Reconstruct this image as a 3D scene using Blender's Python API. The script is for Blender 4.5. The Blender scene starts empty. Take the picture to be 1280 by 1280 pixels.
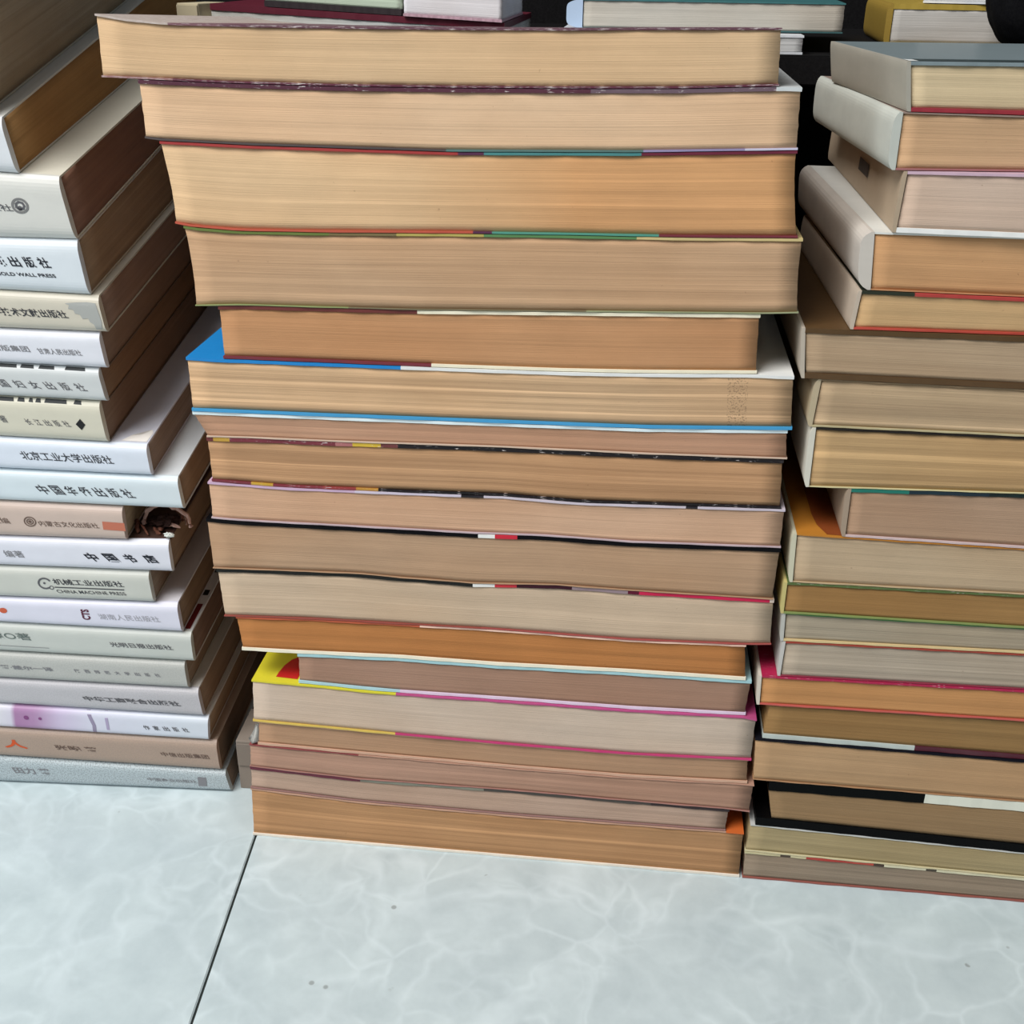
import bpy, bmesh, math, random
from mathutils import Vector, Matrix, noise
# heights (mm) of the boundaries between neighbouring books along the stack front, and the ends of every book
M_H = [[[-25.52, 368.85], [-14.56, 367.19], [1.14, 366.13], [22.07, 365.95], [52.82, 365.92], [101.62, 366.19], [139.17, 366.55], [170.88, 367.32], [214.47, 368.02]],
 [[-25.45, 347.29], [-11.95, 347.02], [20.13, 346.33], [61.12, 346.12], [101.36, 346.44], [140.83, 347.02], [182.22, 347.9], [215.96, 349.39], [224.01, 349.31]],
 [[-12.84, 326.49], [-6.51, 325.8], [28.88, 325.03], [101.08, 324.71], [166.95, 326.21], [225.07, 328.59]],
 [[-3.98, 295.54], [2.5, 294.55], [21.16, 293.69], [54.26, 294.22], [100.7, 295.52], [142.28, 296.37], [187.64, 297.08], [229.42, 298.24]],
 [[0.05, 263.79], [18.49, 264.87], [50.32, 265.25], [86.37, 265.81], [143.1, 267.57], [217.59, 269.8], [231.18, 270.68]],
 [[-5.88, 243.01], [9.23, 242.72], [51.21, 243.05], [91.17, 243.31], [143.78, 243.89], [173.58, 244.69], [218.46, 246.55], [231.57, 246.55]],
 [[-7.5, 219.85], [49.87, 220.46], [118.99, 221.43], [178.91, 222.32], [234.04, 224.66]],
 [[-3.34, 208.51], [20.07, 209.11], [49.2, 209.33], [119.05, 210.82], [179.59, 211.18], [232.37, 212.18]],
 [[-2.72, 188.6], [-0.99, 188.56], [30.22, 187.82], [77.96, 188.57], [122.44, 189.52], [153.5, 188.6], [193.7, 189.71], [234.09, 190.86]],
 [[-5.22, 171.47], [9.79, 170.94], [61.36, 171.31], [109.86, 171.54], [139.21, 172.39], [174.47, 171.81], [235.36, 173.39]],
 [[-5.29, 147.16], [16.21, 147.9], [60.33, 149.09], [78.05, 148.42], [88.44, 148.39], [109.77, 148.0], [144.46, 149.75], [175.69, 149.35], [234.69, 149.53]],
 [[-2.28, 123.27], [38.79, 124.8], [119.47, 125.83], [177.0, 125.19], [225.45, 126.69], [237.34, 127.65]],
 [[4.14, 105.89], [29.93, 106.31], [76.78, 107.65], [119.56, 107.46], [177.9, 108.64], [228.52, 108.84]],
 [[7.23, 90.78], [29.18, 90.5], [57.55, 89.5], [73.65, 89.18], [126.81, 89.56], [178.93, 89.5], [229.25, 90.64], [234.15, 89.82]],
 [[5.96, 67.77], [38.11, 67.13], [73.26, 66.36], [127.08, 65.61], [180.24, 65.36], [233.59, 67.41]],
 [[3.63, 54.4], [55.86, 53.43], [127.22, 52.6], [181.66, 52.54], [233.47, 54.11]],
 [[2.86, 41.36], [55.19, 39.04], [127.36, 39.77], [172.13, 39.25], [224.49, 39.13], [237.12, 38.61]],
 [[1.72, 28.49], [54.57, 25.76], [127.52, 25.26], [182.38, 25.86], [226.35, 26.33], [234.35, 26.25]],
 [[-400, 0], [500, 0]]]
M_U = [[-24.95, -25.45, 214.73, 215.69], [-11.95, -11.94, 223.48, 224.25], [-6.51, -3.98, 224.25, 227.73], [-0.89, 0.37, 229.7, 231.18], [9.45, 9.56, 217.59, 218.46], [-5.88, -5.82, 232.46, 234.04], [-5.82, -0.95, 232.53, 233.59], [-1.29, -0.99, 232.37, 233.46], [-2.72, -2.77, 235.33, 235.36], [-5.22, -4.57, 235.36, 234.69], [-3.13, -1.92, 235.34, 236.35], [3.21, 4.51, 226.11, 227.5], [29.93, 29.55, 230.2, 229.25], [7.61, 6.34, 234.15, 233.93], [8.62, 7.47, 232.89, 233.47], [3.24, 2.47, 236.63, 236.04], [2.47, 1.72, 227.02, 226.35], [1.72, 0.44, 234.71, 235.0]]
R_H = [[[257.37, 358.34], [294.55, 358.3]],
 [[256.15, 342.15], [297.81, 341.46]],
 [[256.35, 322.72], [301.39, 322.94]],
 [[260.88, 301.32], [305.65, 300.9]],
 [[252.1, 280.21], [309.83, 279.3]],
 [[250.94, 265.46], [312.51, 265.47]],
 [[234.63, 245.75], [316.39, 245.39]],
 [[238.7, 226.23], [320.06, 226.44]],
 [[241.65, 201.1], [324.57, 203.12]],
 [[258.54, 180.37], [329.09, 179.8]],
 [[240.55, 158.26], [333.09, 159.11]],
 [[239.6, 143.41], [336.08, 143.64]],
 [[240.42, 129.87], [338.42, 131.56]],
 [[236.61, 112.38], [341.79, 114.15]],
 [[233.74, 97.33], [344.79, 98.63]],
 [[237.6, 79.5], [348.68, 78.54]],
 [[236.01, 57.05], [352.95, 56.48]],
 [[242.48, 31.79], [358.33, 28.64]],
 [[235.69, 16.0], [361.16, 14.01]],
 [[-400, 0], [500, 0]]]
R_U = [[257.37, 259.87, None, None], [256.15, 256.35, None, None], [261.76, 260.88, None, None], [250.65, 252.1, None, None], [252.1, 250.94, None, None], [233.61, 235.53, None, None], [241.16, 239.91, None, None], [241.42, 241.65, None, None], [258.25, 258.54, None, None], [239.8, 240.55, None, None], [238.95, 238.95, None, None], [239.92, 240.42, None, None], [241.41, 240.97, None, None], [233.27, 233.74, None, None], [238.85, 237.6, None, None], [234.51, 235.66, None, None], [243.07, 245.72, None, None], [237.13, 236.06, None, None], [236.06, 236.37, None, None]]
L_H = [[[-71.84, 373.58], [-53.32, 373.8]],
 [[-80.88, 328.49], [-61.52, 328.81]],
 [[-65.39, 307.6], [-42.03, 306.47]],
 [[-70.16, 281.4], [-38.38, 281.26]],
 [[-74.17, 259.4], [-31.71, 258.02]],
 [[-77.18, 242.88], [-30.9, 242.13]],
 [[-80.02, 227.32], [-33.17, 226.06]],
 [[-82.8, 212.06], [-35.32, 210.83]],
 [[-86.28, 192.95], [-37.68, 191.57]],
 [[-89.12, 177.35], [-20.54, 176.03]],
 [[-92.04, 161.34], [-7.08, 159.79]],
 [[-95.34, 143.23], [-35.89, 143.07], [-14.11, 143.64]],
 [[-98.2, 127.57], [-16.05, 127.03]],
 [[-101.28, 110.64], [-26.82, 110.27], [-16.05, 110.47]],
 [[-103.88, 96.39], [-15.18, 94.4]],
 [[-106.87, 79.97], [-11.15, 77.83]],
 [[-109.73, 64.31], [-15.61, 62.34]],
 [[-112.52, 49.0], [-9.77, 45.98]],
 [[-115.15, 34.56], [-8.85, 31.45]],
 [[-118.44, 16.5], [-4.56, 12.99]],
 [[-400, 0], [500, 0]]]
L_U = [[None, None, -65.66, -68.61], [None, None, -61.52, -58.24], [None, None, -42.03, -38.38], [None, None, -38.38, -36.12], [None, None, -32.73, -30.9], [None, None, -34.68, -33.17], [None, None, -37.35, -35.32], [None, None, -39.2, -37.68], [None, None, -20.69, -19.8], [None, None, -8.48, -7.08], [None, None, -35.79, -35.89], [None, None, -16.36, -16.05], [None, None, -27.78, -26.82], [None, None, -16.05, -15.18], [None, None, -11.28, -11.15], [None, None, -16.25, -15.61], [None, None, -11.22, -9.77], [None, None, -7.75, -8.85], [None, None, -5.17, -4.56], [None, None, -2.5, -0.07]]
# ------------------------------------------------------------------ helpers
D = bpy.data
COL = bpy.context.scene.collection
R = random.Random(7)

def lin(c):
    o = []
    for v in c[:3]:
        v = v / 255.0
        o.append(v / 12.92 if v <= .04045 else ((v + .055) / 1.055) ** 2.4)
    return (o[0], o[1], o[2], 1.0)

class NT:
    """small node-building helper"""
    def __init__(s, name):
        s.m = D.materials.new(name); s.m.use_nodes = True
        s.t = s.m.node_tree; s.b = s.t.nodes['Principled BSDF']
    def n(s, typ, **kw):
        nd = s.t.nodes.new(typ)
        for k, v in kw.items():
            if k.startswith('_'): setattr(nd, k[1:], v)
            else: nd.inputs[k.replace('0', ' ')].default_value = v
        return nd
    def l(s, a, b): s.t.links.new(a, b)
    def uv(s, sx, sy, off=(0, 0, 0)):
        u = s.n('ShaderNodeUVMap'); mp = s.n('ShaderNodeMapping')
        mp.inputs['Scale'].default_value = (sx, sy, 1); mp.inputs['Location'].default_value = off
        s.l(u.outputs[0], mp.inputs[0]); return mp.outputs[0]
    def noise(s, vec, scale=1., detail=2., rough=.5):
        x = s.n('ShaderNodeTexNoise', Scale=scale, Detail=detail, Roughness=rough)
        if vec is not None: s.l(vec, x.inputs['Vector'])
        return x.outputs['Fac']
    def rng(s, v, a, b, c, d):
        x = s.n('ShaderNodeMapRange'); s.l(v, x.inputs[0])
        for i, q in enumerate((a, b, c, d)): x.inputs[i + 1].default_value = q
        return x.outputs[0]
    def mul(s, a, b, op='MULTIPLY'):
        x = s.n('ShaderNodeMath', _operation=op)
        for i, q in enumerate((a, b)):
            if hasattr(q, 'links'): s.l(q, x.inputs[i])
            else: x.inputs[i].default_value = q
        return x.outputs[0]
    def mix(s, f, a, b, mode='MIX'):
        x = s.n('ShaderNodeMix', _data_type='RGBA', _blend_type=mode)
        for i, q in ((0, f), (6, a), (7, b)):
            if hasattr(q, 'links'): s.l(q, x.inputs[i])
            else: x.inputs[i].default_value = q
        return x.outputs[2]
    def bump(s, h, dist=.0002, st=.5):
        x = s.n('ShaderNodeBump', Strength=st, Distance=dist); s.l(h, x.inputs['Height'])
        s.l(x.outputs[0], s.b.inputs['Normal'])

def page_mat(rgb, seed, line=1., band=0., stamp=None, rgb2=None, blot=1.):
    """aged page edges: hairline sheets, broader bundles, faint foxing. UV in metres."""
    k = NT('page_edges'); o = (seed * 3.1, seed * 7.7, 0)
    fine = k.noise(k.uv(14, 2600, o), 1, 3, .65)
    mid = k.noise(k.uv(5, 620, o), 1, 2, .6)
    wide = k.noise(k.uv(2.5, 210, o), 1, 1, .5)
    fox = k.noise(k.uv(30, 55, o), 1, 4, .6)
    q_ = sum(rgb) / 3; rgb = [min(255, v * .93 + q_ * .07 + d_) for v, d_ in zip(rgb, (0, 3, 4))]
    base = lin(rgb)
    c = base
    if rgb2 is not None:           # page tone changes to a second colour along the length
        u = k.n('ShaderNodeUVMap'); sp = k.n('ShaderNodeSeparateXYZ'); k.l(u.outputs[0], sp.inputs[0])
        f = k.rng(sp.outputs[0], rgb2[1], rgb2[2], 0, 1)
        c = k.mix(f, base, lin([v + 3 for v in rgb2[0]]))
    v = k.mul(k.mul(k.rng(fine, .25, .75, 1 - .10 * line, 1 + .08 * line), k.rng(mid, .3, .7, 1 - .08 * line, 1 + .06 * line)),
              k.rng(fox, .3, .7, 1 - .07 * blot, 1 + .06 * blot))
    if band:
        v = k.mul(v, k.rng(wide, .38, .62, 1 - band * 1.1, 1 + band * 1.1))
        v = k.mul(v, k.rng(k.noise(k.uv(1.2, 330, (seed * 2.3, seed, 0)), 1, 0), .66, .74, 1, 1 + band * 2.2))
        v = k.mul(v, k.rng(k.noise(k.uv(3, 520, (seed, seed * 5.1, 0)), 1, 1), .66, .76, 1, 1 - band * 2.))
    g = k.n('ShaderNodeCombineColor')
    for i in range(3): k.l(v, g.inputs[i])
    c = k.mix(1., c, g.outputs[0], 'MULTIPLY')
    tint = k.rng(k.noise(k.uv(9, 18, (seed, 5, 0)), 1, 2), .35, .7, 0, .30 * blot)
    c = k.mix(tint, c, lin((rgb[0] * .96, rgb[1] * .86, rgb[2] * .74)))
    spot = k.rng(k.noise(k.uv(420, 420, o), 1, 2), .74, .80, 0, .35)
    c = k.mix(spot, c, lin((95, 65, 45)))
    if stamp:
        u = k.n('ShaderNodeUVMap'); sp = k.n('ShaderNodeSeparateXYZ'); k.l(u.outputs[0], sp.inputs[0])
        a = k.mul(sp.outputs[0], stamp[0], 'GREATER_THAN'); b = k.mul(sp.outputs[0], stamp[1], 'LESS_THAN')
        d = k.mul(k.noise(k.uv(1300, 1300), 1, 3), .56, 'GREATER_THAN')
        c = k.mix(k.mul(k.mul(k.mul(a, b), d), .42), c, lin((70, 55, 45)))
    k.l(c, k.b.inputs['Base Color'])
    k.b.inputs['Roughness'].default_value = .85
    k.b.inputs['Specular IOR Level'].default_value = .2
    k.bump(k.mul(fine, mid, 'ADD'), .00025, .5)
    return k.m

def ramp_mat(segs, rough=.45, wear=0., speck=0., smooth=False, name='printed_cover', grime=.06, L=.3, sheen=.35):
    """printed card: segs = [(start in metres, rgb), ...] along the length (UV x)"""
    k = NT(name)
    u = k.n('ShaderNodeUVMap'); sp = k.n('ShaderNodeSeparateXYZ'); k.l(u.outputs[0], sp.inputs[0])
    if len(segs) == 1: c = lin(segs[0][1])
    else:
        cr = k.n('ShaderNodeValToRGB'); r = cr.color_ramp
        r.interpolation = 'LINEAR' if smooth else 'CONSTANT'
        lo, hi = -.2, .4
        while len(r.elements) < len(segs): r.elements.new(.5)
        for e, (p, q) in zip(r.elements, segs):
            e.position = max(0, min(1, (p - lo) / (hi - lo)))
        for i, (p, q) in enumerate(segs): r.elements[i].color = lin(q)
        k.l(k.rng(sp.outputs[0], lo, hi, 0, 1), cr.inputs[0]); c = cr.outputs[0]
    if grime and max(segs[0][1]) > 60:
        g = k.rng(k.noise(k.uv(45, 60, (segs[0][0], 2, 0)), 1, 4, .6), .3, .75, 0, grime * 2)
        mid_ = segs[0][1]; c = k.mix(g, c, lin([q * .72 + 14 for q in mid_]))
    if speck:
        g = k.rng(k.noise(k.uv(1500, 1500), 1, 2), .45, .62, 0, speck)
        c = k.mix(g, c, lin((95, 100, 105)))
    if wear:
        g = k.mul(k.rng(k.noise(k.uv(260, 900), 1, 3, .7), .64 - wear * .14, .68 - wear * .08, 0, .85), k.rng(k.noise(k.uv(28, 3), 1, 2), .35, .6, .15, 1))
        c = k.mix(g, c, lin((225, 215, 212)))
    if hasattr(c, 'links'): k.l(c, k.b.inputs['Base Color'])
    else: k.b.inputs['Base Color'].default_value = c
    k.b.inputs['Roughness'].default_value = rough
    k.b.inputs['Specular IOR Level'].default_value = .08 if max(segs[0][1]) < 60 else sheen
    k.bump(k.noise(k.uv(130, 300), 1, 3), .0003, .25)
    return k.m

def flat_mat(rgb, rough=.6, name='ink', sheen=.3):
    k = NT(name)
    nz = k.n('ShaderNodeTexCoord')
    f = k.rng(k.noise(nz.outputs['Object'], 900, 2), .3, .7, 0, .25)
    k.l(k.mix(f, lin(rgb), lin([min(255, c * .8 + 30) for c in rgb])), k.b.inputs['Base Color'])
    k.b.inputs['Roughness'].default_value = rough
    k.b.inputs['Specular IOR Level'].default_value = sheen
    return k.m

def link(name, me, parent=None, loc=None):
    o = D.objects.new(name, me); COL.objects.link(o)
    if parent is not None: o.parent = parent
    if loc is not None: o.location = loc
    return o

def thing(name, label, cat, loc, group=None):
    o = link(name, None, None, loc); o.empty_display_size = .01
    o['label'] = label; o['category'] = cat
    if group: o['group'] = group
    return o

def gridbox(P, na, nb, nc, UV, mat, name, smooth=False):
    """closed box: P(a,b,c) -> point; UV(a,b,c,face) -> metres"""
    vid = {}; vs = []; fs = []; uvs = []
    def V(i, j, k):
        q = (i, j, k)
        if q not in vid:
            vid[q] = len(vs); vs.append(P(i / na, j / nb, k / nc))
        return vid[q]
    def F(q, face):
        fs.append([V(*p) for p in q]); uvs.append([UV(p[0] / na, p[1] / nb, p[2] / nc, face) for p in q])
    for i in range(na):
        for k in range(nc):
            F([(i, 0, k), (i + 1, 0, k), (i + 1, 0, k + 1), (i, 0, k + 1)], 'f')
            F([(i + 1, nb, k), (i, nb, k), (i, nb, k + 1), (i + 1, nb, k + 1)], 'b')
        for j in range(nb):
            F([(i, j, nc), (i + 1, j, nc), (i + 1, j + 1, nc), (i, j + 1, nc)], 't')
            F([(i, j + 1, 0), (i + 1, j + 1, 0), (i + 1, j, 0), (i, j, 0)], 'o')
    for j in range(nb):
        for k in range(nc):
            F([(na, j, k), (na, j + 1, k), (na, j + 1, k + 1), (na, j, k + 1)], 'r')
            F([(0, j + 1, k), (0, j, k), (0, j, k + 1), (0, j + 1, k + 1)], 'l')
    me = D.meshes.new(name); me.from_pydata(vs, [], fs)
    ul = me.uv_layers.new(name='UVMap'); q = 0
    for u in uvs:
        for w in u: ul.data[q].uv = w; q += 1
    if smooth:
        for p in me.polygons: p.use_smooth = True
    me.materials.append(mat)
    return me

def interp(poly, x):
    if x <= poly[0][0]: return poly[0][1]
    for (a, b), (c, d) in zip(poly, poly[1:]):
        if x <= c:
            t = (x - a) / (c - a)
            return b + (d - b) * t
    return poly[-1][1]

# ------------------------------------------------------------------ books in stacks
class Stack:
    """a pile of books: every boundary between two books is a surface z = line(u) + slope*v"""
    def __init__(s, origin, yaw, H, tilts):
        s.o = Vector(origin); s.c, s.s = math.cos(yaw), math.sin(yaw)
        s.H = [[(a / 1000, b / 1000) for a, b in p] for p in H]
        # extend the first and last stretch in a straight line
        for p in s.H:
            a, b = p[0], p[1]; e, f = p[-2], p[-1]
            if len(p) == 2:
                g = (b[1] - a[1]) / (b[0] - a[0]); g = max(-.09, min(.09, g))
                p[:] = [(a[0] - .4, a[1] - .4 * g), a, b, (b[0] + .3, b[1] + .3 * g)]
                del p[1:3]
        s.T = [math.tan(math.radians(t)) for t in tilts]
    def h(s, k, u, v): return interp(s.H[k], u) + s.T[k] * v
    def world(s, u, v, z): return Vector((s.o.x + u * s.c - v * s.s, s.o.y + u * s.s + v * s.c, z))

def book(st, k, U, v0, v1, label, cat, group, page, top, bot, tt=.0012, tb=.0012, spine=None, smat=None,
         yaw=0., name='paperback_book', wob=.00013, over=.0006, left_page=None, rnd=.0012, stout=0., bulge=0., blo=0.):
    """U = (left top, left bottom, right top, right bottom) in metres along the stack front"""
    lt, lb, rt, rb = U
    eps = .00015
    cy, sy = math.cos(yaw), math.sin(yaw)
    piv = (min(lt, lb), v0)
    def loc(a, d):       # book plan -> stack plan
        x, y = a - piv[0], d - v0
        return piv[0] + x * cy - y * sy, v0 + x * sy + y * cy
    um, vm = loc((lb + rb) / 2, (v0 + v1) / 2)
    base = st.world(um, vm, st.h(k + 1, um, vm))
    root = thing(name, label, cat, base, group)
    def pt(a, d, f, lo=0., hi=0.):
        u, v = loc(a, d)
        b = st.h(k + 1, u, v) + eps + lo; t = st.h(k, u, v) - eps - hi
        return st.world(u, v, b + (t - b) * f) - base
    th = max(.003, st.h(k, um, vm) - st.h(k + 1, um, vm))
    L = rb - lb; Dp = v1 - v0
    rr = random.Random(k * 31 + int(st.o.x * 1e4))
    nz = 10
    wv = [rr.uniform(-1, 1) * wob for _ in range(nz + 1)]
    wl = [rr.uniform(-1, 1) * wob for _ in range(nz + 1)]
    sg = .0008           # card thickness of the spine
    inl = (sg + rnd) if spine == 'left' else .0004
    inf = (sg + rnd) if spine == 'front' else over
    bf = (rnd + .0004) if spine == 'front' else 0.
    bl = (rnd + .0004) if spine == 'left' else 0.
    def PB(a, b, c):
        cl, cr = lb + (lt - lb) * c + inl, rb + (rt - rb) * c - .0004
        i = min(nz, int(round(c * nz)))
        cl += wl[i] * (0 if spine == 'left' else 1) + bulge * 4 * c * (1 - c); cr += wl[i] - bulge * 4 * c * (1 - c)
        d = v0 + inf + (wv[i] if spine != 'front' else 0) + (Dp - inf - sg) * b
        return pt(cl + (cr - cl) * a, d, c, tb, tt)
    def UVP(a, b, c, f):
        s = lb + L * a if f in 'fbto' else v0 + Dp * b
        return (s, c * th + (0 if f in 'fb' else .05)) if f not in 'to' else (s, v0 + Dp * b)
    link('page_block', gridbox(PB, 28, 10, nz, UVP, page, 'page_block', True), root)
    def board(up):
        def P(a, b, c):
            f = 1. if up else 0.
            ll, r_ = (lt, rt) if up else (lb, rb)
            jit = .00012 * math.sin(a * 41 + k * 3) + .0001 * math.sin(a * 97 + k)
            d = v0 + bf + (0 if b > 0 else jit) + (Dp - bf) * b
            if up: lo, hi, ff = 0, 0, c
            lx = ll + (bl if spine == 'left' else (0 if up else -blo))
            x = lx + (r_ - lx) * a
            u, v = loc(x, d)
            zb = st.h(k + 1, u, v) + eps; zt = st.h(k, u, v) - eps
            z = (zt - tt * (1 - c)) if up else (zb + tb * c)
            return st.world(u, v, z) - base
        def UV(a, b, c, f):
            return ((lt + (rt - lt) * a), b * Dp if f in 'to' else c * .002)
        me = gridbox(P, 40, 8, 1, UV, top if up else bot, 'cover')
        return link('cover', me, root)
    covers = [board(True), board(False)]
    sp = None
    if spine:
        ns = 20
        def prof(c): return rnd * abs(2 * c - 1) ** 6
        if spine == 'front':
            def PS(a, b, c):
                cl, cr = lb + (lt - lb) * c, rb + (rt - rb) * c
                d = v0 - .0007 - stout * (1 - (2 * c - 1) ** 2) + (prof(c) if b < .5 else sg + prof(c) * .6)
                if b < .5: d = v0 - sg + prof(c) - stout * (1 - (2 * c - 1) ** 2)
                else: d = v0 + bf - .00004
                return pt(cl + (cr - cl) * a, d, c)
            def UVS(a, b, c, f): return (lb + L * a, c * th)
            me = gridbox(PS, 40, 1, ns, UVS, smat, 'spine')
        else:
            def PS(a, b, c):
                cl = lb + (lt - lb) * c
                x = cl - (sg + stout * (1 - (2 * c - 1) ** 2) - prof(c)) if a < .5 else cl + bl - .00004
                return pt(x, v0 + Dp * b, c)
            def UVS(a, b, c, f): return (v0 + Dp * b, c * th)
            me = gridbox(PS, 1, 20, ns, UVS, smat, 'spine')
        sp = link('spine', me, root)
        for p in me.polygons: p.use_smooth = False
    def on_spine(x, f, out=.00016):
        """point on the front spine face (x along the front, f = share of the thickness)"""
        d = v0 - sg + rnd * abs(2 * f - 1) ** 6 - stout * (1 - (2 * f - 1) ** 2) - out
        return pt(x, d, f)
    root_info = dict(root=root, spine=sp, on=on_spine, th=th, pt=pt, covers=covers, base=base)
    return root_info

def text_mesh(body, bold=0.):
    cu = D.curves.new('t', 'FONT'); cu.body = body; cu.size = 1.; cu.offset = bold
    cu.resolution_u = 3
    o = D.objects.new('t', cu); COL.objects.link(o)
    bpy.context.view_layer.update()
    me = D.meshes.new_from_object(o.evaluated_get(bpy.context.evaluated_depsgraph_get()))
    D.objects.remove(o); D.curves.remove(cu)
    return me

def place_text(info, body, x0, x1, fc, hmm, mat, name='lettering', bold=.0, slant=0., out=.00016, label=None, turn=False):
    me = text_mesh(body, bold)
    if turn:
        for v in me.vertices: v.co = Vector((-v.co.y, v.co.x, 0))
    xs = [v.co.x for v in me.vertices]; ys = [v.co.y for v in me.vertices]
    a, b, c, d = min(xs), max(xs), min(ys), max(ys)
    th = info['th']; sc = (x1 - x0) / (b - a)
    for v in me.vertices:
        fx = x0 + (v.co.x - a) * sc
        g = (v.co.y - (c + d) / 2) / (d - c) * hmm
        v.co = info['on'](fx + slant * g, fc + g / th, out)
    me.materials.clear(); me.materials.append(mat)
    o = link(name, me, info['spine'])
    if label: o['label'] = label
    return o

def place_poly(info, pts, mat, name, out=.00014, parent=None):
    """filled flat mark following the spine: pts = list of loops [(x, f), ...]"""
    bm = bmesh.new()
    for loop in pts:
        vs = [bm.verts.new((x * 1000, f * info['th'] * 1000, 0)) for x, f in loop]
        bm.faces.new(vs)
    bmesh.ops.triangulate(bm, faces=bm.faces[:])
    if len(pts) < 3: bmesh.ops.subdivide_edges(bm, edges=[e for e in bm.edges if e.calc_length() > 1.], cuts=3, use_grid_fill=True)
    bmesh.ops.triangulate(bm, faces=bm.faces[:])
    for v in bm.verts: v.co = info['on'](v.co.x / 1000, v.co.y / 1000 / info['th'], out)
    me = D.meshes.new(name); bm.to_mesh(me); bm.free(); me.materials.append(mat)
    return link(name, me, parent or info['spine'])

def ring(cx, cf, r, th, w=.25, n=28, a0=0, a1=2 * math.pi):
    out = []
    for i in range(n):
        p, q = a0 + (a1 - a0) * i / n, a0 + (a1 - a0) * (i + 1) / n
        out.append([(cx + math.cos(t) * r * s, cf + math.sin(t) * r * s / th) for t, s in ((p, 1), (q, 1), (q, 1 - w), (p, 1 - w))])
    return out
def disc(cx, cf, r, th, n=16, sq=1.):
    return [[(cx + math.cos(t) * r, cf + math.sin(t) * r * sq / th) for t in [2 * math.pi * i / n for i in range(n)]]]
mm = lambda row: [None if v is None else v / 1000 for v in row]

# ------------------------------------------------------------------ middle stack
MS = Stack((0, 0, 0), 0, M_H, [-2.6] + [0] * 18)
G_M = 'books of the middle stack'
def seg(*a): return [(p / 1000, c) for p, c in a]
TEAL, RED, PURP, MAR = (70, 135, 135), (190, 62, 52), (85, 45, 75), (105, 38, 58)
WHT, CRM, BLK = (232, 232, 228), (242, 234, 208), (14, 13, 16)
BLUE = (30, 130, 200)
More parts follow.
